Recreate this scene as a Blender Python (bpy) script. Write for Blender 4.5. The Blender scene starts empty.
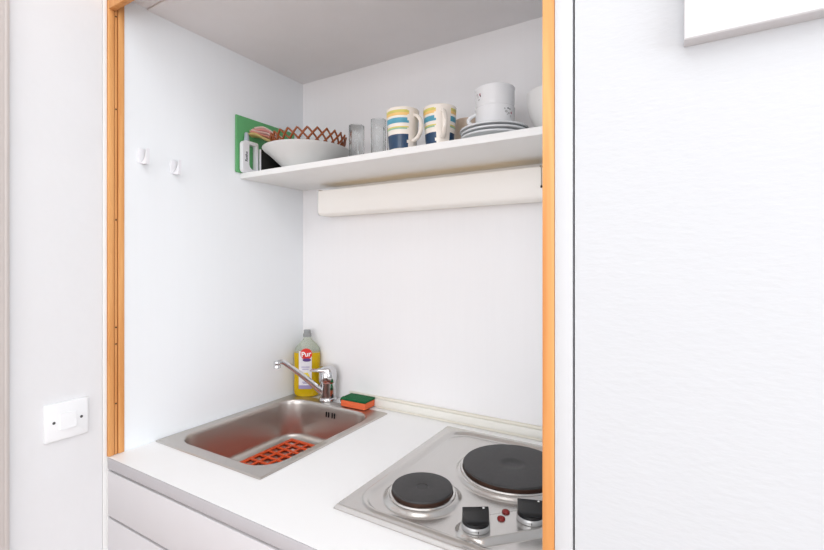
import bpy, bmesh, math, random
from mathutils import Vector, Matrix
random.seed(4)
PI = math.pi
S = bpy.context.scene
COL = S.collection

# ------------------------------------------------------------------ materials
def lin(c):
    return tuple((x/12.92 if x <= .04045 else ((x+.055)/1.055)**2.4) for x in (v/255 for v in c))

def mat(name, rgb, rough=.5, metal=0.0, trans=0.0, ior=1.45, emit=None, estr=0.0, spec=.5, coat=0.0,
        noise=0.0, nscale=(20, 20, 20), bump=0.0, bscale=(60, 60, 60), rnoise=0.0, bdist=.002):
    m = bpy.data.materials.new(name); m.use_nodes = True
    nt = m.node_tree; b = nt.nodes['Principled BSDF']
    col = (*lin(rgb), 1)
    b.inputs['Base Color'].default_value = col
    b.inputs['Roughness'].default_value = rough
    b.inputs['Metallic'].default_value = metal
    b.inputs['Transmission Weight'].default_value = trans
    b.inputs['IOR'].default_value = ior
    b.inputs['Specular IOR Level'].default_value = spec
    b.inputs['Coat Weight'].default_value = coat
    if emit:
        b.inputs['Emission Color'].default_value = (*lin(emit), 1)
        b.inputs['Emission Strength'].default_value = estr
    tc = nt.nodes.new('ShaderNodeTexCoord')
    def nz(scale, detail=4):
        mp = nt.nodes.new('ShaderNodeMapping'); mp.inputs['Scale'].default_value = scale
        nt.links.new(tc.outputs['Object'], mp.inputs['Vector'])
        n = nt.nodes.new('ShaderNodeTexNoise'); n.inputs['Scale'].default_value = 1; n.inputs['Detail'].default_value = detail
        nt.links.new(mp.outputs['Vector'], n.inputs['Vector'])
        return n.outputs['Fac']
    f = nz(nscale)
    r = nt.nodes.new('ShaderNodeMapRange'); r.inputs['To Min'].default_value = 1-noise; r.inputs['To Max'].default_value = 1+noise
    r.inputs['From Min'].default_value = .25; r.inputs['From Max'].default_value = .75
    nt.links.new(f, r.inputs['Value'])
    mx = nt.nodes.new('ShaderNodeVectorMath'); mx.operation = 'SCALE'
    mx.inputs[0].default_value = col[:3]
    nt.links.new(r.outputs['Result'], mx.inputs['Scale'])
    nt.links.new(mx.outputs['Vector'], b.inputs['Base Color'])
    if rnoise:
        r2 = nt.nodes.new('ShaderNodeMapRange'); r2.inputs['To Min'].default_value = rough-rnoise; r2.inputs['To Max'].default_value = rough+rnoise
        nt.links.new(f, r2.inputs['Value']); nt.links.new(r2.outputs['Result'], b.inputs['Roughness'])
    if bump:
        g = nz(bscale, 3); bp = nt.nodes.new('ShaderNodeBump')
        bp.inputs['Strength'].default_value = bump; bp.inputs['Distance'].default_value = bdist
        nt.links.new(g, bp.inputs['Height']); nt.links.new(bp.outputs['Normal'], b.inputs['Normal'])
    return m

def wood(name, c1, c2, scale=(60, 60, 2.2)):
    m = mat(name, c1, .5, noise=0, bump=.1, bscale=(200, 200, 6))
    nt = m.node_tree; b = nt.nodes['Principled BSDF']
    tc = nt.nodes.new('ShaderNodeTexCoord'); mp = nt.nodes.new('ShaderNodeMapping'); mp.inputs['Scale'].default_value = scale
    n = nt.nodes.new('ShaderNodeTexNoise'); n.inputs['Scale'].default_value = 1; n.inputs['Detail'].default_value = 6; n.inputs['Distortion'].default_value = .6
    cr = nt.nodes.new('ShaderNodeValToRGB')
    cr.color_ramp.elements[0].position = .3; cr.color_ramp.elements[0].color = (*lin(c2), 1)
    cr.color_ramp.elements[1].position = .66; cr.color_ramp.elements[1].color = (*lin(c1), 1)
    nt.links.new(tc.outputs['Object'], mp.inputs['Vector']); nt.links.new(mp.outputs['Vector'], n.inputs['Vector'])
    nt.links.new(n.outputs['Fac'], cr.inputs['Fac']); nt.links.new(cr.outputs['Color'], b.inputs['Base Color'])
    return m

M = {}
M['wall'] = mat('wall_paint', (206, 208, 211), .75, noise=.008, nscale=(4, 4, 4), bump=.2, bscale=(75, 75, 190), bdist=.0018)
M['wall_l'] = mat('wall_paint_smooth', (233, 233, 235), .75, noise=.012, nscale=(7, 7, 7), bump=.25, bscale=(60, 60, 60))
M['panel'] = mat('white_laminate', (244, 247, 250), .5, noise=.006, nscale=(120, 120, 3))
M['panel_back'] = mat('white_laminate_back', (247, 246, 247), .5, noise=.008, nscale=(120, 120, 3))
M['niche_top'] = mat('niche_ceiling_board', (246, 244, 245), .6, noise=.01)
M['white'] = mat('white_board', (243, 243, 242), .45, noise=.01)
M['strip'] = mat('painted_strip', (206, 207, 209), .5, noise=.01)
M['shelf'] = mat('shelf_laminate', (247, 246, 243), .45, noise=.01)
M['counter'] = mat('worktop_laminate', (253, 253, 253), .38, noise=.006)
M['edge'] = mat('worktop_edge_grey', (188, 185, 188), .5, noise=.012)
M['front'] = mat('drawer_front', (214, 211, 213), .45, noise=.008)
M['dark_gap'] = mat('dark_gap', (70, 66, 64), .8)
M['carcass'] = mat('carcass', (120, 105, 92), .8)
M['cord'] = mat('cord_grey', (168, 158, 146), .6)
M['grey_gap'] = mat('grey_gap', (92, 98, 106), .8)
M['wood'] = wood('pine_wood', (236, 176, 112), (214, 142, 78))
M['wood_dark'] = wood('pine_wood_groove', (176, 112, 56), (140, 84, 40))
M['nail'] = mat('nail', (70, 50, 36), .5, .6)
M['trim'] = mat('upstand_cream', (243, 241, 234), .5, noise=.01)
M['trimline'] = mat('upstand_strip', (240, 235, 222), .5)
M['casing'] = mat('casing_paint', (206, 198, 194), .6, noise=.02, nscale=(60, 60, 4))
M['steel'] = mat('brushed_steel', (208, 206, 203), .25, 1, noise=.012, nscale=(8, 300, 300), rnoise=.02)
M['steel_sink'] = mat('sink_steel', (200, 195, 190), .33, 1, noise=.008, nscale=(300, 8, 300), rnoise=.015)
M['chrome'] = mat('chrome', (214, 214, 216), .09, 1)
M['iron'] = mat('cast_iron', (58, 57, 58), .5, 0, noise=.12, nscale=(90, 90, 90), bump=.08, bscale=(500, 500, 500), spec=.45)
M['rust'] = mat('burnt_edge', (74, 52, 42), .45, .4, noise=.3, nscale=(40, 40, 40))
M['knob'] = mat('knob_ring', (196, 197, 198), .35, .7)
M['black'] = mat('black_plastic', (16, 17, 20), .28)
M['red_lamp'] = mat('red_lens', (128, 24, 22), .25)
M['orange'] = mat('orange_plastic', (240, 92, 40), .45, noise=.04)
M['foam'] = mat('orange_foam', (244, 116, 72), .9, noise=.05, nscale=(300, 300, 300), bump=.5, bscale=(600, 600, 600))
M['scour'] = mat('green_scourer', (30, 104, 62), .95, noise=.25, nscale=(500, 500, 500), bump=.9, bscale=(500, 500, 500))
M['rubber'] = mat('black_rubber', (28, 32, 30), .6)
M['soap'] = mat('yellow_soap', (230, 192, 16), .2, trans=.25, ior=1.34)
M['pet'] = mat('clear_bottle', (226, 232, 222), .12, trans=.75, ior=1.1)
M['cap'] = mat('grey_cap', (150, 152, 152), .4)
M['lab_white'] = mat('label_white', (236, 234, 240), .5, noise=.05, nscale=(80, 80, 80))
M['lab_red'] = mat('label_red', (222, 44, 36), .5)
M['lab_lilac'] = mat('label_lilac', (160, 150, 196), .5)
M['lab_blue'] = mat('label_blue', (92, 62, 132), .5)
M['lab_yellow'] = mat('label_yellow', (244, 222, 70), .5)
M['txt_white'] = mat('text_white', (252, 252, 252), .5)
M['txt_dark'] = mat('text_dark', (54, 56, 62), .5)
M['ceramic'] = mat('white_ceramic', (238, 239, 241), .18, coat=.2)
M['ceramic_bowl'] = mat('bowl_ceramic', (226, 226, 225), .3)
M['ceramic_cream'] = mat('mug_cream', (248, 240, 230), .25, coat=.2)
M['saucer_grey'] = mat('saucer_grey', (222, 225, 228), .25)
M['m_olive'] = mat('glaze_olive', (222, 210, 110), .3, noise=.12, nscale=(60, 60, 60), coat=.2)
M['m_peach'] = mat('glaze_peach', (248, 206, 128), .3, noise=.06, nscale=(60, 60, 60), coat=.2)
M['m_teal'] = mat('glaze_teal', (84, 164, 190), .3, noise=.12, nscale=(60, 60, 60), coat=.2)
M['m_green'] = mat('glaze_green', (150, 192, 160), .3, noise=.15, nscale=(60, 60, 60), coat=.2)
M['m_navy'] = mat('glaze_navy', (32, 66, 100), .3, noise=.15, nscale=(60, 60, 60), coat=.2)
M['flower'] = mat('flower_red', (170, 50, 72), .35)
M['flower_dk'] = mat('flower_dark', (52, 44, 50), .35)
M['flower_gr'] = mat('flower_grey', (190, 190, 190), .35)
M['glass'] = mat('clear_glass', (250, 252, 252), .02, trans=1, ior=1.3)
M['wicker'] = mat('brown_wicker', (150, 80, 40), .35, noise=.22, nscale=(90, 90, 90))
M['board'] = mat('green_plastic', (98, 172, 112), .5, noise=.02, bump=.1, bscale=(400, 400, 400))
M['pl_white'] = mat('white_plastic', (238, 238, 242), .35)
M['pl_grey'] = mat('grey_plastic', (176, 186, 196), .35)
M['tray_black'] = mat('black_tray', (30, 29, 29), .5)
M['pink'] = mat('cloth_pink', (240, 176, 172), .9)
M['yellow'] = mat('cloth_yellow', (244, 222, 150), .9)
M['cwhite'] = mat('cloth_white', (246, 232, 222), .9)
M['beige'] = mat('beige_glaze', (222, 200, 180), .3, coat=.2)
M['diff'] = mat('lamp_diffuser', (244, 243, 242), .35, trans=0, emit=(255, 226, 176), estr=.09)
M['tube'] = mat('lamp_tube', (255, 240, 220), .4, emit=(255, 214, 150), estr=.3)
M['lampcap'] = mat('lamp_cap', (226, 226, 226), .4)
M['frame_w'] = mat('frame_white', (222, 222, 224), .4)
M['mount'] = mat('picture_mount', (214, 214, 216), .6)
M['switch'] = mat('switch_white', (244, 245, 247), .3)
M['screw'] = mat('screw', (96, 96, 98), .4, .7)
M['floor'] = mat('brown_floor', (150, 118, 96), .45, noise=.2, nscale=(3, 30, 3))
M['brownwood'] = wood('brown_door_wood', (128, 84, 56), (96, 60, 40), (30, 30, 2))

# ------------------------------------------------------------------ mesh helpers
class MB:
    def __init__(s): s.v = []; s.f = []; s.m = []
    def add(s, vs, fs, mi=0):
        o = len(s.v); s.v += [tuple(v) for v in vs]
        for f in fs: s.f.append([i+o for i in f]); s.m.append(mi)
        return s
    def box(s, a, b, bev=0.0, mi=0, seg=2):
        if bev <= 0:
            x0, y0, z0 = a; x1, y1, z1 = b
            return s.add([(x0,y0,z0),(x1,y0,z0),(x1,y1,z0),(x0,y1,z0),(x0,y0,z1),(x1,y0,z1),(x1,y1,z1),(x0,y1,z1)],
                         [(3,2,1,0),(4,5,6,7),(0,1,5,4),(1,2,6,5),(2,3,7,6),(3,0,4,7)], mi)
        bm = bmesh.new(); bmesh.ops.create_cube(bm, size=1)
        for v in bm.verts:
            v.co = Vector([(a[i]+b[i])/2 + v.co[i]*(b[i]-a[i]) for i in range(3)])
        bmesh.ops.bevel(bm, geom=bm.edges[:], offset=bev, segments=seg, affect='EDGES', profile=.5)
        bm.verts.index_update()
        s.add([v.co[:] for v in bm.verts], [[v.index for v in f.verts] for f in bm.faces], mi); bm.free()
        return s
    def loft(s, loops, cap0=False, cap1=False, mi=0, close=True, mfun=None):
        o = len(s.v); n = len(loops[0])
        for L in loops: s.v += [tuple(p) for p in L]
        for k in range(len(loops)-1):
            for i in range(n if close else n-1):
                j = (i+1) % n
                s.f.append([o+k*n+i, o+k*n+j, o+(k+1)*n+j, o+(k+1)*n+i])
                s.m.append(mfun(k, i) if mfun else mi)
        if cap0: s.f.append([o+i for i in range(n)][::-1]); s.m.append(mi)
        if cap1: s.f.append([o+(len(loops)-1)*n+i for i in range(n)]); s.m.append(mi)
        return s
    def lathe(s, prof, n=48, c=(0,0,0), sx=1, sy=1, mi=0, mfun=None, cap0=False, cap1=False):
        return s.loft([[(c[0]+r*sx*math.cos(2*PI*i/n), c[1]+r*sy*math.sin(2*PI*i/n), c[2]+z) for i in range(n)] for r, z in prof],
                      cap0, cap1, mi, mfun=mfun)
    def tube(s, path, rad, n=10, mi=0, flat=1.0, cap=True):
        P = [Vector(p) for p in path]; R = rad if isinstance(rad, (list, tuple)) else [rad]*len(P)
        up = None; loops = []
        for i, p in enumerate(P):
            t = (P[min(i+1, len(P)-1)] - P[max(i-1, 0)]).normalized()
            if up is None:
                up = Vector((0,0,1)) if abs(t.z) < .9 else Vector((1,0,0))
            u = (up - t*up.dot(t)).normalized(); w = t.cross(u); up = u
            loops.append([p + (u*math.cos(2*PI*k/n)*flat + w*math.sin(2*PI*k/n))*R[i] for k in range(n)])
        return s.loft(loops, cap, cap, mi)
    def xf(s, mtx):
        s.v = [tuple(mtx @ Vector(v)) for v in s.v]; return s
    def build(s, name, mats, parent=None, smooth=40, loc=None):
        me = bpy.data.meshes.new(name); me.from_pydata(s.v, [], s.f)
        mats = mats if isinstance(mats, (list, tuple)) else [mats]
        for m in mats: me.materials.append(m)
        me.polygons.foreach_set('material_index', s.m)
        bm = bmesh.new(); bm.from_mesh(me)
        bmesh.ops.remove_doubles(bm, verts=bm.verts, dist=1e-6)
        bmesh.ops.recalc_face_normals(bm, faces=bm.faces)
        bm.to_mesh(me); bm.free()
        if smooth:
            me.polygons.foreach_set('use_smooth', [True]*len(me.polygons))
            me.set_sharp_from_angle(angle=math.radians(smooth))
        o = bpy.data.objects.new(name, me); COL.objects.link(o)
        if parent: o.parent = parent
        if loc: o.location = loc
        return o

def thing(name, label, cat, loc=(0,0,0), rz=0, group=None):
    o = bpy.data.objects.new(name, None); COL.objects.link(o)
    o.empty_display_size = .02
    o.location = loc; o.rotation_euler = (0,0,rz); o['label'] = label; o['category'] = cat
    if group: o['group'] = group
    return o
def tag(o, label, cat, group=None):
    o['label'] = label; o['category'] = cat
    if group: o['group'] = group
    return o
def struct(name, a, b, m, bev=0):
    o = MB().box(a, b, bev).build(name, m); o['kind'] = 'structure'; return o
def rrect(x0, x1, y0, y1, r, z, n=10):
    pts = []
    for cx, cy, a0 in ((x1-r, y1-r, 0), (x0+r, y1-r, 90), (x0+r, y0+r, 180), (x1-r, y0+r, 270)):
        for k in range(n+1):
            a = math.radians(a0 + 90*k/n); pts.append((cx+r*math.cos(a), cy+r*math.sin(a), z))
    return pts
def text_mesh(txt, size, extr=.0003, shear=0):
    cu = bpy.data.curves.new('lettering', 'FONT'); cu.body = txt; cu.size = size; cu.extrude = extr; cu.align_x = 'CENTER'; cu.align_y = 'CENTER'
    cu.resolution_u = 3; cu.shear = shear; cu.offset = size*.02
    o = bpy.data.objects.new('lettering', cu); COL.objects.link(o)
    bpy.context.view_layer.update()
    ev = o.evaluated_get(bpy.context.evaluated_depsgraph_get()); me = ev.to_mesh()
    mb = MB().add([v.co[:] for v in me.vertices], [list(p.vertices) for p in me.polygons])
    ev.to_mesh_clear(); bpy.data.objects.remove(o); bpy.data.curves.remove(cu)
    return mb
def sst(x):
    x = max(0, min(1, x)); return x*x*(3-2*x)
def dup(root, loc, rz, label):
    r = root.copy(); COL.objects.link(r); r.location = loc; r.rotation_euler = (0,0,rz); r['label'] = label
    for ch in list(root.children):
        c = ch.copy(); COL.objects.link(c); c.parent = r
        for g in list(ch.children):
            d = g.copy(); COL.objects.link(d); d.parent = c
    return r

CT = .90                         # worktop height
BY = .625                        # back wall of the niche
ZT = 1.98                        # niche ceiling
RX0, RX1 = 0.0, 3.2
RY = -4.2
RZ = 2.5

# ------------------------------------------------------------------ room
struct('floor', (-.2, RY-.1, -.05), (RX1+.1, .75, 0), M['floor'])
struct('ceiling', (-.2, RY-.1, RZ), (RX1+.1, .1, RZ+.05), M['white'])
struct('wall_left', (-.12, RY, 0), (-.004, -.0105, RZ), M['wall_l'])
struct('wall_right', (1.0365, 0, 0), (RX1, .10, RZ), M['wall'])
struct('wall_end', (RX1, RY, 0), (RX1+.1, .1, RZ), M['wall_l'])
struct('wall_header', (-.12, .0, ZT+.045), (1.0345, .10, RZ), M['wall_l'])
struct('wall_rear_lower', (-.12, RY-.1, 0), (RX1, RY, 1.12), M['brownwood'])
struct('wall_rear', (-.12, RY-.1, 1.12), (RX1, RY, RZ), M['wall_l'])
# niche shell
struct('wall_niche_left', (-.018, .0352, 0), (0, BY+.02, ZT+.03), M['panel'])
struct('wall_niche_back', (0, BY, 0), (1.0, BY+.02, ZT+.03), M['panel_back'])
struct('wall_niche_right', (1.0, .038, 0), (1.018, BY+.02, ZT+.03), M['panel'])
struct('ceiling_niche', (0, .088, ZT), (1.0, BY, ZT+.02), M['niche_top'])
# lining board between left wall and frame
struct('trim_1', (-.018, -.0095, 0), (-.0035, -.0002, ZT+.045), M['white'], .001)
struct('trim_10', (-.018, 0, 0), (.0003, .030, CT-.0001), M['white'])
# left wooden jamb: front strip, groove, back strip; stands on the worktop
t = MB()
t.box((-.0033, .0, CT+.0005), (.0030, .0122, ZT+.04), .0012)
t.box((-.0033, .0122, CT+.0005), (-.0008, .0140, ZT+.0), 0, 1)
t.box((-.0033, .0140, CT+.0005), (.0008, .0192, ZT+.0), .0006)
t.box((-.0033, .0192, CT+.0005), (-.0012, .0216, ZT+.0), 0, 1)
t.box((-.0033, .0216, CT+.0005), (.0022, .0350, ZT+.0), .0012)
t.box((-.0178, .0, CT+.0005), (-.0034, .033, ZT+.04), 0)
jamb = t.build('trim_2', [M['wood'], M['wood_dark']]); jamb['kind'] = 'structure'
for z in (1.16, 1.199, 1.452, 1.712, 1.93, 1.02):
    MB().lathe([(.0004, .0012), (.0018, .001), (.002, 0)], 10, cap0=True).xf(Matrix.Translation((.0006, .0166, z)) @ Matrix.Rotation(PI/2, 4, 'Y')).build('nail', M['nail'], jamb)
# right wooden jamb, white board, gap
o = struct('trim_3', (1.0, 0, CT+.0005), (1.0138, .0375, ZT+.04), M['wood'], .001)
struct('trim_4', (1.0141, .0, 0), (1.0340, .0375, ZT+.045), M['strip'], .0012)
struct('trim_5', (1.0342, .012, 0), (1.0363, .0375, ZT+.045), M['grey_gap'])
# header rail
struct('trim_6', (.0036, 0, 1.940), (.9998, .014, ZT+.04), M['wood'], .0012)
struct('trim_7', (.0002, .0385, ZT+.004), (.9998, .0875, ZT+.02), M['niche_top'])
# door casing at the far left
t = MB(); t.box((-.004, -.30, 0), (.010, -.1795, RZ-.05), .003); t.box((.0095, -.206, 0), (.0125, -.1995, RZ-.05), .001)
t.box((.0095, -.188, 0), (.0115, -.183, RZ-.05), .001)
o = t.build('trim_8', M['casing']); o['kind'] = 'structure'
# upstand along the back wall
t = MB(); t.box((.214, .6115, CT+.0003), (.9995, BY-.0002, CT+.026), .002); t.box((.214, .6145, CT+.0262), (.9995, BY-.0002, CT+.033), .002, 1)
t.box((.330, .6065, CT+.0003), (.9995, .6114, CT+.006), .0015, 1)
o = t.build('trim_9', [M['trim'], M['trimline']]); o['kind'] = 'structure'

# ------------------------------------------------------------------ worktop and cabinet
wt = thing('worktop', 'glossy white laminate worktop with grey front edge, holding sink and hob', 'worktop', (0, 0, CT-.026))
xs = [.0005, .02, .377, .612, .972, .9995]; ys = [.0012, .128, .556, BY-.0005]
t = MB(); T = .0259
for i in range(5):
    for j in range(3):
        if j == 1 and i in (1, 3): continue
        x0, x1, y0, y1 = xs[i], xs[i+1], ys[j], ys[j+1]
        t.add([(x0,y0,T),(x1,y0,T),(x1,y1,T),(x0,y1,T)], [(0,1,2,3)]); t.add([(x0,y0,0),(x1,y0,0),(x1,y1,0),(x0,y1,0)], [(3,2,1,0)])
def wallq(a, b): t.add([(*a,0),(*b,0),(*b,T),(*a,T)], [(0,1,2,3)])
for i in range(5):
    wallq((xs[i], ys[0]), (xs[i+1], ys[0])); wallq((xs[i+1], ys[3]), (xs[i], ys[3]))
for j in range(3):
    wallq((xs[0], ys[j+1]), (xs[0], ys[j])); wallq((xs[5], ys[j]), (xs[5], ys[j+1]))
for i in (1, 3):
    a, b, c, d = xs[i], xs[i+1], ys[1], ys[2]
    wallq((b,c),(a,c)); wallq((a,d),(b,d)); wallq((a,c),(a,d)); wallq((b,d),(b,c))
t.build('slab', M['counter'], wt, smooth=0)
MB().box((.0005, -.0012, .0002), (.9995, .001, .0252), .0005).build('front_edge', M['edge'], wt)

cb = thing('base_cabinet', 'pale grey base cabinet with plain handleless drawer fronts under the worktop', 'cabinet', (0, 0, 0))
t = MB(); t.box((.0006, .03, .08), (.016, .62, .872)); t.box((.984, .03, .08), (.9994, .62, .872)); t.box((.016, .03, .08), (.984, .62, .1)); t.box((.016, .605, .1), (.984, .62, .872))
t.box((.016, .03, .847), (.984, .05, .869)); t.box((.016, .03, .748), (.984, .05, .766))
t.box((.03, .07, 0), (.97, .60, .08))
t.build('body', M['carcass'], cb, smooth=0)
for z0, z1 in ((.766, .8688), (.43, .7605), (.11, .425)):
    d = MB().box((.0012, -.0012, z0), (.9988, .018, z1), .0012).build('drawer', M['front'], cb)

# ------------------------------------------------------------------ sink
sk = thing('sink', 'stainless steel inset sink with rounded bowl set into the worktop', 'sink', (.0, .0, CT))
L = [rrect(.0035, .3915, .106, .580, .003, .0002), rrect(.0042, .3908, .1067, .5793, .003, .0022), rrect(.0065, .3885, .109, .577, .004, .0036),
     rrect(.0095, .3855, .112, .574, .005, .0030), rrect(.022, .3735, .132, .552, .070, .0026)]
bx0, bx1, by0, by1 = .0265, .369, .1365, .5475
for dr, dz in ((0, .0024), (.0012, .0018), (.0024, 0), (.0034, -.004), (.0045, -.012), (.007, -.05), (.0095, -.100)):
    L.append(rrect(bx0+dr, bx1-dr, by0+dr, by1-dr, .068-dr*.3, dz))
for k in range(1, 7):
    a = PI/2*k/6; rf = .022
    ins = .0095 + rf*(1-math.cos(a)); L.append(rrect(bx0+ins, bx1-ins, by0+ins, by1-ins, max(.02, .066-ins*.5), -.100 - rf*math.sin(a)))
L.append(rrect(bx0+.1, bx1-.1, by0+.1, by1-.1, .03, -.1232))
MB().loft(L, cap1=True).build('bowl', M['steel_sink'], sk, smooth=50)
for k, x in enumerate((.183, .1925, .207, .2165)):
    MB().box((x-.0019, .5365+.0025, -.035), (x+.0022, .5445, -.018), .0015).build('overflow_slot', M['black'], sk)
# orange sink mat
t = MB(); zz = -.1210
X0, X1, Y0, Y1 = .066, .325, .185, .507
nx, ny = 7, 10
for i in range(nx+1):
    x = X0+(X1-X0)*i/nx; w = .0042 if 0 < i < nx else .006
    t.box((x-w, Y0-.005, zz), (x+w, Y1+.005, zz+.0045), .0015)
for j in range(ny+1):
    y = Y0+(Y1-Y0)*j/ny; w = .0042 if 0 < j < ny else .006
    t.box((X0-.005, y-w, zz+.0004), (X1+.005, y+w, zz+.0049), .0015)
o = t.xf(Matrix.Translation((0, 0, 0))).build('sink_mat', M['orange'], loc=(0, 0, CT)); tag(o, 'orange plastic lattice mat lying on the bottom of the sink', 'sink mat')

# ------------------------------------------------------------------ tap
tp = thing('tap', 'chrome single lever mixer tap standing behind the sink', 'tap', (.1515, .5845, CT+.0037))
MB().lathe([(.0005, 0), (.0290, 0), (.0295, .003), (.028, .008), (.0268, .010), (.0005, .010)], 36).build('base_ring', M['chrome'], tp)
MB().lathe([(.0005, .009), (.0262, .009), (.0262, .03), (.0255, .062), (.0262, .072), (.0005, .072)], 36).build('body', M['chrome'], tp)
sd = Vector((-.40, -.92, 0)).normalized()
pth = []
for k in range(13):
    u = k/12; d = .012 + .134*u; z = .020 + .120*u + .004*math.sin(PI*u)
    pth.append(sd*d + Vector((0, 0, z)))
end = pth[-1]
pth += [end + sd*.008 + Vector((0,0,.004)), end + sd*.016 + Vector((0,0,.003)), end+sd*.022+Vector((0,0,-.001))]
rad = [.0105]*3 + [.0100, .0096, .0092, .009, .0086, .0083, .008, .0078, .0076, .0075, .0075, .0076, .0078]
sp = MB().tube(pth, rad, 16).build('spout', M['chrome'], tp)
q = pth[-1]
MB().lathe([(.0004, 0), (.0095, 0), (.0105, -.002), (.0105, -.009), (.0098, -.010), (.0098, -.012), (.0105, -.013), (.0105, -.020), (.0085, -.021), (.0004, -.0205)], 24, c=(q.x, q.y, q.z+.008)).build('aerator', M['chrome'], sp)
# lever: domed hood running out into a tapered tongue
ld = Vector((-.80, -.60, 0)).normalized(); ln = Vector((-ld.y, ld.x, 0))
t = MB(); t.lathe([(.0275, .058), (.0292, .064), (.030, .076), (.0290, .089), (.0245, .101), (.014, .109), (.0005, .111)], 36)
t.build('lever_cap', M['chrome'], tp)
secs = []
for u, wd, zt, th in ((-.004, .0255, .1115, .026), (.010, .0245, .1110, .024), (.024, .0215, .1085, .019), (.038, .0180, .1045, .013), (.050, .0140, .1010, .008), (.058, .0085, .0990, .0045)):
    c = ld*u
    secs.append([tuple(c + ln*(wd*math.cos(2*PI*k/14)) + Vector((0, 0, zt - th/2 + th/2*math.sin(2*PI*k/14)))) for k in range(14)])
MB().loft(secs, True, True).build('lever', M['chrome'], tp, smooth=60)

# plug with chain beside the tap
pg = thing('sink_plug', 'small black rubber sink plug lying between the tap and the sponge', 'plug', (.2135, .5880, CT+.0042))
MB().lathe([(.0004, 0), (.008, 0), (.0095, .003), (.0105, .0075), (.0105, .010), (.0004, .010)], 24).build('stopper', M['rubber'], pg)
ring = [(0 + .005*math.cos(a), 0, .014 + .005*math.sin(a)) for a in [2*PI*k/16 for k in range(17)]]
MB().tube(ring, .0009, 6).build('pull_ring', M['chrome'], pg)

# ------------------------------------------------------------------ sponge
sg = thing('sponge', 'orange foam sponge with green scouring pad beside the tap', 'sponge', (.276, .5825, CT+.0042), math.radians(1.5))
MB().box((-.046, -.0275, 0), (.046, .0275, .020), .003).build('foam', M['foam'], sg)
MB().box((-.0465, -.028, .0202), (.0465, .028, .0275), .002).build('scouring_pad', M['scour'], sg)

# ------------------------------------------------------------------ dish soap bottle
bt = thing('dish_soap_bottle', 'clear bottle of yellow dish soap with grey cap in the corner behind the tap', 'soap bottle', (.0530, .5915, CT+.0038), math.radians(34))
def belip(z):                                     # half width at height z
    pr = [(0,.036),(.004,.041),(.012,.0435),(.035,.0445),(.065,.0432),(.088,.0415),(.115,.0436),(.142,.0442),(.158,.0405),(.168,.0335),(.178,.024),(.186,.0155),(.192,.0125),(.197,.012)]
    for (a, ra), (b, rb) in zip(pr, pr[1:]):
        if a <= z <= b: return ra+(rb-ra)*(z-a)/(b-a)
    return .012
zs = [0,.002,.004,.008,.012,.02,.035,.05,.07,.085,.095,.105,.12,.135,.145,.152,.158,.163,.168,.173,.178,.182,.186,.190,.194,.197]
def bl(z, g=1.0):
    w = belip(z)*g; dpt = min(w, .0245*g + (.0 if z < .15 else 0)); n = 48; p = 2.4
    out = []
    for k in range(n):
        a = 2*PI*k/n; ca, sa = math.cos(a), math.sin(a)
        out.append((w*math.copysign(abs(ca)**(2/p), ca), dpt*math.copysign(abs(sa)**(2/p), sa), z))
    return out
MB().loft([bl(z) for z in zs if z >= .145], cap0=False, cap1=True).build('bottle_neck', M['pet'], bt, smooth=60)
MB().loft([bl(z) for z in zs if z < .14]+[bl(.145)], cap0=True, cap1=True).build('soap_filled_body', M['soap'], bt, smooth=60)
MB().lathe([(.0004,.197),(.0138,.197),(.014,.199),(.014,.207),(.0115,.2085),(.0115,.219),(.0105,.2205),(.0004,.2205)], 28).build('cap', M['cap'], bt)
def patch(x0, x1, z0, z1, off, fn=None, nx=14, nz=18):
    m = MB(); vs = []; fs = []
    for j in range(nz+1):
        z = z0+(z1-z0)*j/nz
        w = belip(z)+off; dpt = min(w, .0245+off); p = 2.4
        for i in range(nx+1):
            x = x0+(x1-x0)*i/nx
            if fn: x = fn(x, z)
            xx = min(.999, abs(x)/w); y = -dpt*(1-xx**p)**(1/p)
            vs.append((x, y, z))
    for j in range(nz):
        for i in range(nx):
            a = j*(nx+1)+i; fs.append((a, a+1, a+nx+2, a+nx+1))
    return m.add(vs, fs)
lb = patch(-.024, .019, .030, .152, .0005).build('label', M['lab_white'], bt)
patch(-.0245, .0195, .026, .038, .0009).build('label_band', M['lab_lilac'], lb)
patch(-.018, .013, .056, .080, .0009, lambda x, z: x*(1-.5*abs(z-.068)/.012)).build('label_spot', M['lab_yellow'], lb)
def oval(cx, cz, rx, rz): return lambda x, z: cx + (x)*rx*math.sqrt(max(0, 1-((z-cz)/rz)**2))
patch(-1, 1, .1235, .1615, .0010, oval(.001, .1425, .0195, .019)).build('label_badge', M['lab_red'], lb)
patch(-1, 1, .117, .1285, .0014, oval(.003, .1225, .014, .0057)).build('label_swoosh', M['lab_blue'], lb)
for zc, hw in ((.092, .012), (.099, .015), (.049, .013), (.045, .010)):
    patch(-hw, hw-.003, zc-.0012, zc+.0012, .0012, nz=1).build('label_line', M['lab_lilac'], lb)
t = text_mesh('Pur', .0235)
vs = []
for x, y, z in t.v:
    X = x+.001; Z = .1415+y+.1*x; w = belip(Z)+.0016; d = .0245+.0016; xx = min(.99, abs(X)/w)
    vs.append((X, -d*(1-xx**2.4)**(1/2.4)-z, Z))
t.v = vs; t.build('lettering', M['txt_white'], lb, smooth=0)

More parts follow.
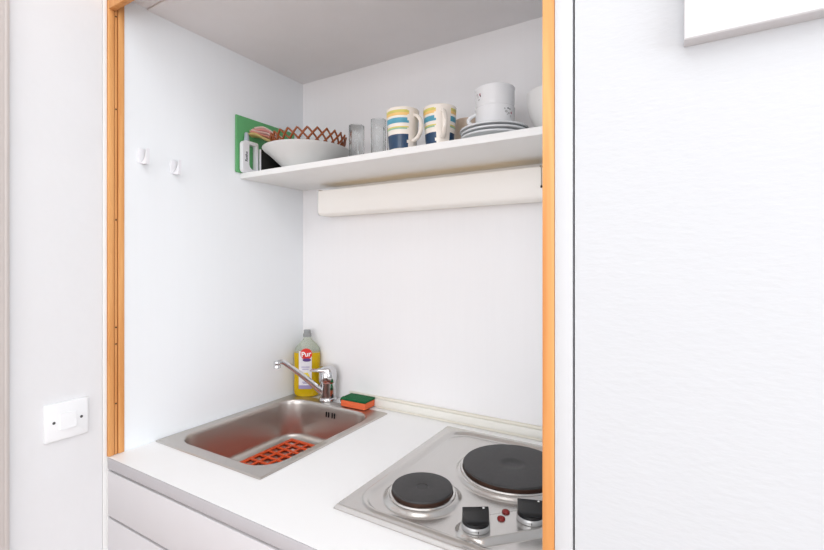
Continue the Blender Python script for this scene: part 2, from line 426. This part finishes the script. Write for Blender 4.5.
# ------------------------------------------------------------------ hob
HX0, HX1, HY0, HY1 = .5915, .992, .103, .5695
hb = thing('hob', 'stainless steel two plate electric hob set into the worktop', 'hob', (0, 0, CT))
BIG, SML = (.831, .402, .1045), (.714, .22, .0585)
K1, K2 = Vector((.846, .168)), Vector((.918, .238))
def sdrr(x, y, x0, x1, y0, y1, r):
    qx = abs(x-(x0+x1)/2)-(x1-x0)/2+r; qy = abs(y-(y0+y1)/2)-(y1-y0)/2+r
    return math.hypot(max(qx,0), max(qy,0))+min(max(qx,qy),0)-r
def hobz(x, y):
    de = min(x-HX0, HX1-x, y-HY0, HY1-y)
    z = .0075*sst(de/.006) if de > 0 else 0
    s_ = sdrr(x, y, .622, .975, .128, .552, .055)
    z += -.0062*sst(-s_/.009)
    z += .0022*math.exp(-((s_-.0035)/.004)**2)
    a = K1 + Vector((.004, .002)); b = Vector((1.06, .385)); p = Vector((x, y)); ab = b-a
    u = max(0, min(1, (p-a).dot(ab)/ab.dot(ab))); dc = (p-(a+ab*u)).length
    z += .0085*sst((.0405-dc)/.012) if s_ < .03 else 0
    for cx, cy, r in (BIG, SML):
        d = math.hypot(x-cx, y-cy)
        z += .0080*sst((r+.0185-d)/.0125)
    return z
xsn = sorted(set([HX0, HX0+.001, HX0+.002, HX0+.0035, HX0+.005, HX0+.0065, HX1, HX1-.002, HX1-.004, HX1-.006] + [HX0+.008+(HX1-HX0-.016)*i/150 for i in range(151)]))
ysn = sorted(set([HY0, HY0+.001, HY0+.002, HY0+.0035, HY0+.005, HY0+.0065, HY1, HY1-.002, HY1-.004, HY1-.006] + [HY0+.008+(HY1-HY0-.016)*i/180 for i in range(181)]))
t = MB(); nxn = len(xsn)
vs = [(x, y, .0003+hobz(x, y)) for y in ysn for x in xsn]
fs = [(j*nxn+i, j*nxn+i+1, (j+1)*nxn+i+1, (j+1)*nxn+i) for j in range(len(ysn)-1) for i in range(nxn-1)]
t.add(vs, fs); t.build('hob_top', M['steel'], hb, smooth=80)
for cx, cy, r in (BIG, SML):
    zb = hobz(cx, cy)+.0004
    pr = [(r*.05, zb+.0105), (r*.19, zb+.0105), (r*.21, zb+.0118), (r*.3, zb+.0122), (r*.93, zb+.0128), (r*.98, zb+.0122), (r, zb+.0098), (r*.995, zb+.0085)]
    hp = MB().lathe(pr, 80, c=(cx, cy, 0), cap0=True).build('hotplate', M['iron'], hb, smooth=35)
    MB().lathe([(r*.994, zb+.0085), (r*.985, zb+.0035), (r*.985, zb+.001)], 80, c=(cx, cy, 0)).build('hotplate_skirt', M['rust'], hp)
    MB().lathe([(r*.98, zb+.001), (r*1.0+.001, zb+.0035), (r*1.0+.0045, zb+.003), (r*1.0+.006, zb+.0003)], 80, c=(cx, cy, 0)).build('hotplate_ring', M['steel'], hp)
    for rr in (.42, .56, .70, .84):
        pass
def knob(c, rot):
    zb = hobz(c.x, c.y)+.0006
    rt = Matrix.Translation((c.x, c.y, zb)) @ Matrix.Rotation(rot, 4, 'Z')
    k = MB().lathe([(.0004, 0), (.0232, 0), (.0240, .001), (.0240, .0075), (.0232, .0088), (.0004, .0088)], 40).xf(rt).build('knob', M['knob'], hb)
    R = .0228; by = .0035; n = 30
    a0 = math.asin(by/R); out = []
    for i in range(n+1):
        a = PI - a0 + (2*a0+PI)*i/n
        out.append((R*math.cos(a), R*math.sin(a)))
    def zt(y): return .0135 + .019*sst((y+.017)/.0235)
    t = MB(); lo = [(x, y, .0089) for x, y in out]; hi = [(x*.97, y*.97, zt(y)) for x, y in out]
    t.loft([lo, hi]); m = len(out)
    # top surface as strips across
    half = n//2
    for i in range(half):
        a, b = hi[i], hi[i+1]; c2, d = hi[n-i-1], hi[n-i]
        t.add([a, b, c2, d], [(0, 1, 2, 3)] if i < half-0 else [])
    t.xf(rt).build('grip', M['black'], k, smooth=35)
    MB().lathe([(.0003, .0008), (.0016, .0007), (.002, 0)], 12, c=(.013, by*.97-.0035, zt(by*.8))).xf(rt).build('marker', M['txt_white'], k)
    MB().box((-.0007, -.0244, .002), (.0007, -.0239, .006)).xf(rt).build('pointer', M['txt_dark'], k, smooth=0)
knob(K1, math.radians(33)); knob(K2, math.radians(20))
for x, y in ((.8745, .212), (.8745, .236)):
    MB().lathe([(.0070, 0), (.0070, .0012), (.006, .0030), (.004, .0042), (.0004, .0047)], 24, c=(x, y, hobz(x, y)+.0004)).build('indicator_light', M['red_lamp'], hb, smooth=60)

# ------------------------------------------------------------------ shelf, strip light
SZ = 1.6215
sh = thing('shelf', 'long white wall shelf across the niche carrying the crockery', 'shelf', (0, .364, SZ-.0165))
MB().box((.0006, .0012, 0), (.9994, BY-.364-.0006, .0164), .0006).build('board', M['shelf'], sh)
MB().box((.0006, -.0006, .0001), (.9994, .001, .0163), .0004).build('edge_band', M['white'], sh)

lt = thing('strip_light', 'long white strip light fixed under the shelf on the back wall', 'light', (.13, .558, 1.505))
LW = .735; LD = BY-.558-.0008
MB().box((.004, LD-.012, .004), (LW-.004, LD, .0845), .002).build('housing', M['lampcap'], lt)
t = MB(); prof = [(LD-.012, .0), (.012, .0), (.004, .003), (.0, .010), (.0, .072), (.002, .079)]
t.loft([[(.004, y, z) for y, z in prof], [(LW-.006, y, z) for y, z in prof]], close=False)
t.build('diffuser', M['diff'], lt, smooth=60)
for x0, x1 in ((.0, .004), (LW-.006, LW)):
    ec = MB(); pp = [(LD-.002, -.0005)] + [(y-.0008 if y < .01 else y, z-.0008 if z < .01 else z) for y, z in prof[1:]] + [(.004, .0838), (LD-.002, .084)]
    ec.loft([[(x0, y, z) for y, z in pp], [(x1, y, z) for y, z in pp]], True, True).build('end_cap', M['lampcap'], lt, smooth=0)
MB().tube([(.05, .034, .050), (LW-.05, .034, .050)], .013, 16).build('tube', M['tube'], lt)
pc = MB().tube([(LW-.012, -.004, .078), (LW-.012, -.004, .032)], .0011, 8).build('pull_cord', M['cord'], lt)
MB().lathe([(.0003, .026), (.0022, .0265), (.0026, .030), (.0012, .033), (.0003, .033)], 12, c=(LW-.012, -.004, 0)).build('cord_knob', M['dark_gap'], pc)
MB().box((LW-.016, -.0055, .0765), (LW-.006, .004, .0805), .0006).build('cord_outlet', M['cord'], lt)

# ------------------------------------------------------------------ crockery on the shelf
def lathe_bowl(name, prof, m, parent, n=64): return MB().lathe(prof, n, cap0=True).build(name, m, parent, smooth=45)
# cutting board leaning on the left panel
cbd = MB().box((0, 0, 0), (.0062, .235, .172), .0028, seg=3)
bo = cbd.build('cutting_board', M['board']); bo.location = (.0012, .343, SZ+.0006); bo.rotation_euler = (0, math.radians(-.0), 0)
tag(bo, 'green plastic cutting board standing against the left niche wall', 'cutting board')
# white kitchen tool with a D shaped handle
kt = thing('kitchen_tool', 'white plastic kitchen tool with a D-shaped handle in front of the green board', 'kitchen tool', (.0185, .353, SZ+.0004))
H = .096; W = .056
def dring(pts_out, pts_in, x0, x1):
    m = MB(); m.loft([[(x0, *p) for p in pts_out], [(x1, *p) for p in pts_out]]); m.loft([[(x0, *p) for p in pts_in], [(x1, *p) for p in pts_in]])
    m.loft([[(x1, *p) for p in pts_out], [(x1, *p) for p in pts_in]]); m.loft([[(x0, *p) for p in pts_out], [(x0, *p) for p in pts_in]])
    return m
def rr2(y0, y1, z0, z1, rs, n=6):
    pts = []
    for (cy, cz, a0), r in zip(((1, 1, 0), (0, 1, 90), (0, 0, 180), (1, 0, 270)), rs):
        yy = y1-r if cy else y0+r; zz_ = z1-r if cz else z0+r
        for k in range(n+1):
            a = math.radians(a0+90*k/n); pts.append((yy+r*math.cos(a), zz_+r*math.sin(a)))
    return pts
dring(rr2(0, W, 0, H, (.006, .012, .012, .004)), rr2(.0225, W-.008, .011, H-.010, (.003, .003, .016, .004)), -.0075, .0075).build('handle', M['pl_white'], kt, smooth=40)
MB().lathe([(.0086, -.002), (.0086, .006), (.0074, .012), (.0068, .024), (.005, .027), (.0003, .028)], 20, c=(0, .019, H-.001), cap0=True, sx=.8).build('nozzle', M['pl_grey'], kt)
t = text_mesh('Rotho', .0125); rm = Matrix(((0,0,1,.0077),(0,-1,0,0),(1,0,0,0),(0,0,0,1)))
t.v = [(.0077+z, .0125-y*1.0, .048+x*.95) for x, y, z in t.v]
t.build('lettering', M['txt_dark'], kt, smooth=0)
# black tray standing behind the tool
tr = thing('tray', 'black tray with white rim standing upright between tool and bowl', 'tray', (.0275, .412, SZ+.0004))
MB().box((0, .0022, 0), (.0065, .185, .0785), .001).build('panel', M['tray_black'], tr)
MB().box((.0015, -.002, 0), (.0058, .002, .0785), .001).build('rim', M['pl_white'], tr)

# big white bowl
bw = thing('serving_bowl', 'large white shallow bowl holding the brown wicker basket', 'bowl', (.1625, .477, SZ+.0004))
pr = [(.0005, .004), (.046, .004), (.047, 0), (.052, 0), (.056, .005), (.077, .0225), (.097, .041), (.114, .0560), (.1265, .0655), (.1305, .0705), (.1295, .0715), (.123, .0670), (.110, .0560), (.094, .0425), (.072, .0255), (.05, .0095), (.0005, .0085)]
lathe_bowl('bowl_shell', pr, M['ceramic_bowl'], bw, 72)
# wicker basket in the bowl
bk = thing('wicker_basket', 'brown wicker lattice basket sitting inside the large white bowl', 'basket', (.175, .477, SZ+.0115))
bk.rotation_euler = (0, math.radians(-2.0), .3)
t = MB(); n = 25
def bpt(a, u):                                 # u 0..1 from base to rim
    r = .046 + .066*math.sin(u*PI/2*.95); z = .003 + .095*u**1.1
    return (r*math.cos(a), r*math.sin(a), z)
TW = 2*PI/n*3.5
for i in range(n):
    for sgn in (-1, 1):
        a0 = 2*PI*i/n
        rr_ = .0031 if sgn > 0 else .0028
        t.tube([Vector(bpt(a0+sgn*TW*(u-.10*max(0, u-.85)**1*0), u))*(1.0 if sgn > 0 else .985) for u in [k/18 for k in range(19)]], rr_, 7)
t.lathe([(.0004, .0), (.046, 0), (.049, .003), (.046, .006), (.0004, .006)], 40)
t.build('weave', M['wicker'], bk, smooth=60)
# folded striped cloth, lying over the left rim of basket and bowl
cl = thing('folded_cloth', 'folded pink and yellow striped cloth poking out left of the wicker basket', 'cloth', (.048, .4146, SZ+.1145), math.radians(31))
cl.rotation_euler = (0, math.radians(8), math.radians(31))
for k, mm in enumerate(('yellow', 'pink', 'cwhite', 'pink', 'cwhite')):
    t = MB(); vs = []; N = 14
    top = []; 
    loops = []
    for i in range(N+1):
        u = i/N; x = -.042 + .088*u + .003*k; zc = .0062*k - .020*(u-.2)**2*2 + .0022*math.sin(9*u+k*1.3); hw = .026 - .002*k + .003*math.sin(5*u+k)
        loops.append([(x, hw*math.cos(a)*1.0, zc + .0030*math.sin(a)) for a in [2*PI*j/12 for j in range(12)]])
    t.loft(loops, True, True).build('fold', M[mm], cl, smooth=70)

# tumblers
def tumbler(label, loc, h, r, rz=0):
    g = thing('glass_tumbler', label, 'glass', loc, rz, 'glass tumblers on the shelf')
    n = 60
    def ring(rr, z, fl=0): return [(rr*(1+fl*math.cos(10*2*PI*i/n))*math.cos(2*PI*i/n), rr*(1+fl*math.cos(10*2*PI*i/n))*math.sin(2*PI*i/n), z) for i in range(n)]
    L = [ring(.0004, 0), ring(r*.86, 0), ring(r*.9, .002), ring(r*.93, h*.3, .03), ring(r*.98, h*.75, .02), ring(r, h-.001), ring(r-.0008, h), ring(r-.0016, h-.001),
         ring(r*.9, h*.7), ring(r*.8, .012), ring(r*.7, .009), ring(.0004, .009)]
    MB().loft(L).build('tumbler_wall', M['glass'], g, smooth=50)
    return g
tumbler('leftmost clear glass tumbler, just right of the wicker basket', (.3655, .462, SZ+.0003), .1105, .0215)
tumbler('taller clear glass tumbler between the leftmost tumbler and the left mug', (.440, .462, SZ+.0003), .1150, .0205)
tumbler('clear glass tumbler half hidden behind the left striped mug', (.437, .545, SZ+.0003), .118, .0215)

# striped mugs
def make_mug(label, loc, rz):
    g = thing('striped_mug', label, 'mug', loc, rz, 'striped mugs on the shelf')
    h = .0985; rt_, rb_ = .0405, .0318
    def R(z): return rb_ + (rt_-rb_)*min(1, (z/h)**.75)
    zl = [0, .002, .008, .016, .024, .032, .0395, .0405, .046, .0525, .0565, .060, .0625, .069, .0715, .0755, .083, .0855, .089, .092, .0965, .102, .104, .1085, .1115]
    def mf(k, i):
        n = 60; a = (i+.5)/n*360; a = a if a <= 180 else a-360     # 0 = handle direction
        if abs(a) < 28 + (3*math.sin(i*1.7) if k % 3 else 0): return 0
        if k >= len(zl)-1: return 0
        z = (zl[k]+zl[k+1])/2
        if .004 < z < .040: return 5
        if .052 < z < .057: return 4
        if .057 <= z < .0605: return 1
        if .069 < z < .084: return 3
        if .0895 < z < .096: return 2
        if .096 <= z < .1045: return 1
        return 0
    prof = [(R(z*h/.1125), z*h/.1125) for z in zl] + [(rt_-.0008, h), (rt_-.0026, h-.0005), (R(.08)-.0035, .08), (R(.04)-.0035, .04), (rb_-.005, .008), (.0004, .006)]
    prof = [(.0004, .0005), (rb_-.003, .0005)] + prof
    mm = [M['ceramic_cream'], M['m_olive'], M['m_peach'], M['m_teal'], M['m_green'], M['m_navy']]
    MB().lathe(prof, 60, mfun=lambda k, i: mf(k-2, i) if k >= 2 else 0).build('cup_body', mm, g, smooth=45)
    path = []
    for k in range(17):
        a = math.radians(100 - 200*k/16)
        path.append((.0345 + .026*max(-.2, math.cos(a)) , 0, .052 + .030*math.sin(a)))
    path = [(R(.083)-.002, 0, .0835)] + [p for p in path if p[0] > R(p[2])-.001] + [(R(.022)-.001, 0, .020)]
    MB().tube(path, .0058, 12, flat=.75).build('handle', M['ceramic_cream'], g, smooth=70)
    return g
mugA = make_mug('striped mug beside the glass tumblers, its handle to the right', (.557, .399, SZ+.0004), math.radians(-11))
mugB = dup(mugA, (.6435, .429, SZ+.0004), math.radians(-52), 'striped mug nearer the saucers, its plain handle side facing forward')

# beige cup behind the second mug
bc = thing('beige_cup', 'small beige cup half hidden behind the striped mug and saucers', 'cup', (.668, .537, SZ+.0004), math.radians(10))
MB().lathe([(.0005, .003), (.021, .003), (.022, 0), (.026, .002), (.031, .025), (.0335, .060), (.034, .094), (.0325, .094), (.031, .060), (.027, .018), (.0005, .008)], 48, cap0=True).build('cup_body', M['beige'], bc)
MB().tube([(.031 + .017*math.sin(PI*k/10), 0, .080-.050*k/10) for k in range(11)], .0042, 10).build('handle', M['beige'], bc)

# saucers
CX, CY = .769, .4555
sn = ['bottom saucer of the grey-white stack under the two cups', 'middle saucer of the grey-white stack under the two cups', 'top saucer of the stack, carrying the two cups']
for k in range(3):
    s = thing('saucer', sn[k], 'saucer', (CX+.002*(k == 1), CY+.001*k, SZ+.0004+.0088*k), .3*k, 'stacked saucers on the shelf')
    R = .0785 - .0012*(2-k)
    MB().lathe([(.0005, .002), (.032, .002), (.033, 0), (.037, 0), (.040, .004), (.054, .0098), (.066, .0120), (.0735, .0126), (R-.0006, .0132), (R, .0150), (R, .0164), (R-.0015, .0172), (.067, .0150), (.053, .0125), (.041, .0092), (.038, .0086), (.0005, .0082)], 64, cap0=True).build('plate_body', M['saucer_grey'], s, smooth=40)
# cups
def cup_surface_patch(par, a, z, r, wid, hgt, m, rad=lambda z: .043):
    t = MB(); vs = []; N = 12
    c = (rad(z)+.0004)
    vs.append((c*math.cos(a), c*math.sin(a), z))
    for k in range(N):
        b = a + wid*math.cos(2*PI*k/N)/rad(z); zz_ = z+hgt*math.sin(2*PI*k/N); rr = rad(zz_)+.0004
        vs.append((rr*math.cos(b), rr*math.sin(b), zz_))
    t.add(vs, [(0, k+1, (k+1) % N+1) for k in range(N)]); t.build('flower_print', m, par)
def make_cup(label, z, rz, spots):
    g = thing('tea_cup', label, 'cup', (CX+.002, CY+.004, z), rz, 'stacked white tea cups')
    body = MB().lathe([(.0005, .002), (.027, .002), (.028, 0), (.031, 0), (.0335, .0025), (.039, .006), (.0436, .013), (.0445, .022), (.0450, .052), (.0457, .0565), (.0447, .0578), (.0430, .055), (.042, .02), (.034, .008), (.0005, .005)], 64, cap0=True).build('cup_body', M['ceramic'], g, smooth=45)
    MB().tube([(.0435 + .017*math.sin(PI*k/12)**.8, 0, .047-.029*k/12) for k in range(13)], .0036, 10, flat=1.3).build('handle', M['ceramic'], g)
    rd = lambda zz_: .0445 + (zz_-.022)*.0179
    for a, zz_, w, h_, m in spots: cup_surface_patch(body, math.radians(a), zz_, 0, w, h_, M[m], rd)
# the camera sees the cups from roughly direction -70 deg; handles point left
base_z = SZ+.0004+.0176+.0083
make_cup('lower white tea cup with a red flower print, resting on the saucers', base_z, math.radians(206),
         [(124, .0475, .0020, .0017, 'flower_dk'), (131, .0465, .0018, .0016, 'flower_dk'), (118, .040, .004, .003, 'flower_gr'), (127, .037, .003, .0024, 'flower_gr'), (137, .039, .0018, .0030, 'flower'), (134, .031, .0014, .003, 'flower_gr'), (113, .046, .002, .002, 'flower_gr'), (122, .034, .002, .0014, 'flower_gr')])
make_cup('upper white tea cup stacked on top of the lower cup', base_z+.0455, math.radians(150),
         [(93, .038, .0020, .0030, 'flower'), (95, .034, .0016, .002, 'flower_dk'), (80, .040, .0035, .003, 'flower_gr'), (88, .027, .0035, .002, 'flower_gr'), (84, .034, .002, .003, 'flower_gr')])
# small bowl at the right
sb = MB().lathe([(.0005, .003), (.024, .003), (.025, 0), (.029, 0), (.036, .006), (.049, .024), (.059, .048), (.0645, .072), (.0660, .092), (.0645, .093), (.062, .072), (.056, .048), (.046, .026), (.028, .0095), (.0005, .008)], 64, cap0=True).build('small_bowl', M['ceramic_bowl'], smooth=45)
sb.location = (.9135, .458, SZ+.0004)
tag(sb, 'small white bowl at the right end of the shelf by the wooden jamb', 'bowl')

# ------------------------------------------------------------------ wall hooks
def make_hook(label, loc):
    g = thing('wall_hook', label, 'hook', loc, 0, 'adhesive hooks on the left niche wall')
    t = MB(); pts = rr2(-.011, .011, -.016, .022, (.009, .009, .004, .004), 6)
    t.loft([[(.0002, *p) for p in pts], [(.002, *p) for p in pts], [(.0028, p[0]*.9, p[1]*.95) for p in pts]], False, True).build('back_plate', M['pl_white'], g)
    pf = [(.002, -.0155), (.016, -.0185), (.026, -.0190), (.0272, -.008), (.0275, .008), (.0272, .019), (.0262, .017), (.0245, .008), (.0205, -.001), (.0150, -.0075), (.0085, -.0115), (.002, -.0130)]
    t = MB(); t.loft([[(x, -.004, z) for x, z in pf], [(x, .004, z) for x, z in pf]], True, True).build('prong', M['pl_white'], g, smooth=35)
    return g
h1 = make_hook('white adhesive wall hook nearer the wooden jamb', (.0002, .076, 1.611))
dup(h1, (.0002, .157, 1.599), 0, 'white adhesive wall hook farther from the wooden jamb')

# ------------------------------------------------------------------ light switch
sw = thing('light_switch', 'square white light switch on the left wall', 'light switch', (-.004, -.0812, 1.0115))
w_ = .0405
pts = lambda g, x: [(x, *p) for p in rr2(-w_+g, w_-g, -w_+g, w_-g, (.003,)*4, 4)]
MB().loft([pts(0, .0002), pts(0, .005), pts(.0012, .0072), pts(.003, .0082)], False, True).build('plate', M['switch'], sw, smooth=30)
t = MB(); t.loft([[(.008, -.015, -.0175), (.008, .016, -.0175), (.008, .016, .0175), (.008, -.015, .0175)], [(.0128, -.0142, -.0165), (.0128, .0152, -.0165), (.0098, .0152, .0165), (.0098, -.0142, .0165)]], False, True)
t.build('rocker', M['switch'], sw, smooth=0)
for y in (-.0245, .026):
    s = MB().lathe([(.0004, .001), (.0024, .0009), (.0030, 0)], 14, cap0=True).xf(Matrix.Translation((.0082, y, 0)) @ Matrix.Rotation(PI/2, 4, 'Y')).build('screw', M['screw'], sw)

# ------------------------------------------------------------------ picture frame on the right wall
pf = thing('picture_frame', 'white picture frame hanging high on the right wall', 'picture frame', (1.141, -.0002, 1.5665))
t = MB(); FW, FH, fw = .42, .52, .020
pO = [(0, 0), (FW, 0), (FW, FH), (0, FH)]; pI = [(fw, fw), (FW-fw, fw), (FW-fw, FH-fw), (fw, FH-fw)]
lo = lambda P_, y: [(x, y, z) for x, z in P_]
t.loft([lo(pO, 0), lo(pO, -.0165), lo([(x+(.0012 if x < .2 else -.0012), z+(.0012 if z < .2 else -.0012)) for x, z in pO], -.0178), lo(pI, -.0178), lo(pI, -.006)])
t.build('frame', M['frame_w'], pf, smooth=30)
MB().box((fw-.001, -.0065, fw-.001), (FW-fw+.001, -.002, FH-fw+.001)).build('mount', M['mount'], pf, smooth=0)

# ------------------------------------------------------------------ camera
cam_d = bpy.data.cameras.new('camera'); cam = bpy.data.objects.new('camera', cam_d); COL.objects.link(cam)
cam.location = (1.137, -.5236, 1.35)
cam.rotation_euler = (PI/2, 0, math.radians(30.96))
cam_d.sensor_width = 36; cam_d.lens = 445.4/824*36; cam_d.shift_y = -11.8/824; cam_d.clip_start = .01
S.camera = cam

# ------------------------------------------------------------------ light
def area(name, loc, rot, sx, sy, power, col):
    d = bpy.data.lights.new(name, 'AREA'); d.shape = 'RECTANGLE'; d.size = sx; d.size_y = sy; d.energy = power; d.color = col
    o = bpy.data.objects.new(name, d); COL.objects.link(o); o.location = loc; o.rotation_euler = rot; return o
area('ceiling_lamp', (1.35, -1.0, RZ-.03), (0, 0, 0), 1.7, 1.3, 14.0, (.97, .985, 1.0))
area('window_light', (RX1-.04, -1.1, 1.5), (PI/2, 0, PI/2), 1.4, 1.5, 33.0, (.90, .96, 1.0))
area('rear_fill_light', (1.3, RY+.04, 1.35), (PI/2, 0, 0), 2.6, 1.7, 58.0, (.955, .975, 1.0))  # added frontal fill for the niche from behind the camera, no window modelled
w = bpy.data.worlds.new('world'); S.world = w; w.use_nodes = True
w.node_tree.nodes['Background'].inputs[0].default_value = (.9, .95, 1, 1); w.node_tree.nodes['Background'].inputs[1].default_value = .3

S.view_settings.view_transform = 'Standard'; S.view_settings.look = 'None'; S.view_settings.gamma = 1
S.view_settings.use_curve_mapping = False
S.view_settings.exposure = 0.0
S.cycles.max_bounces = 12; S.cycles.transmission_bounces = 12; S.cycles.use_denoising = True
S.cycles.caustics_refractive = True
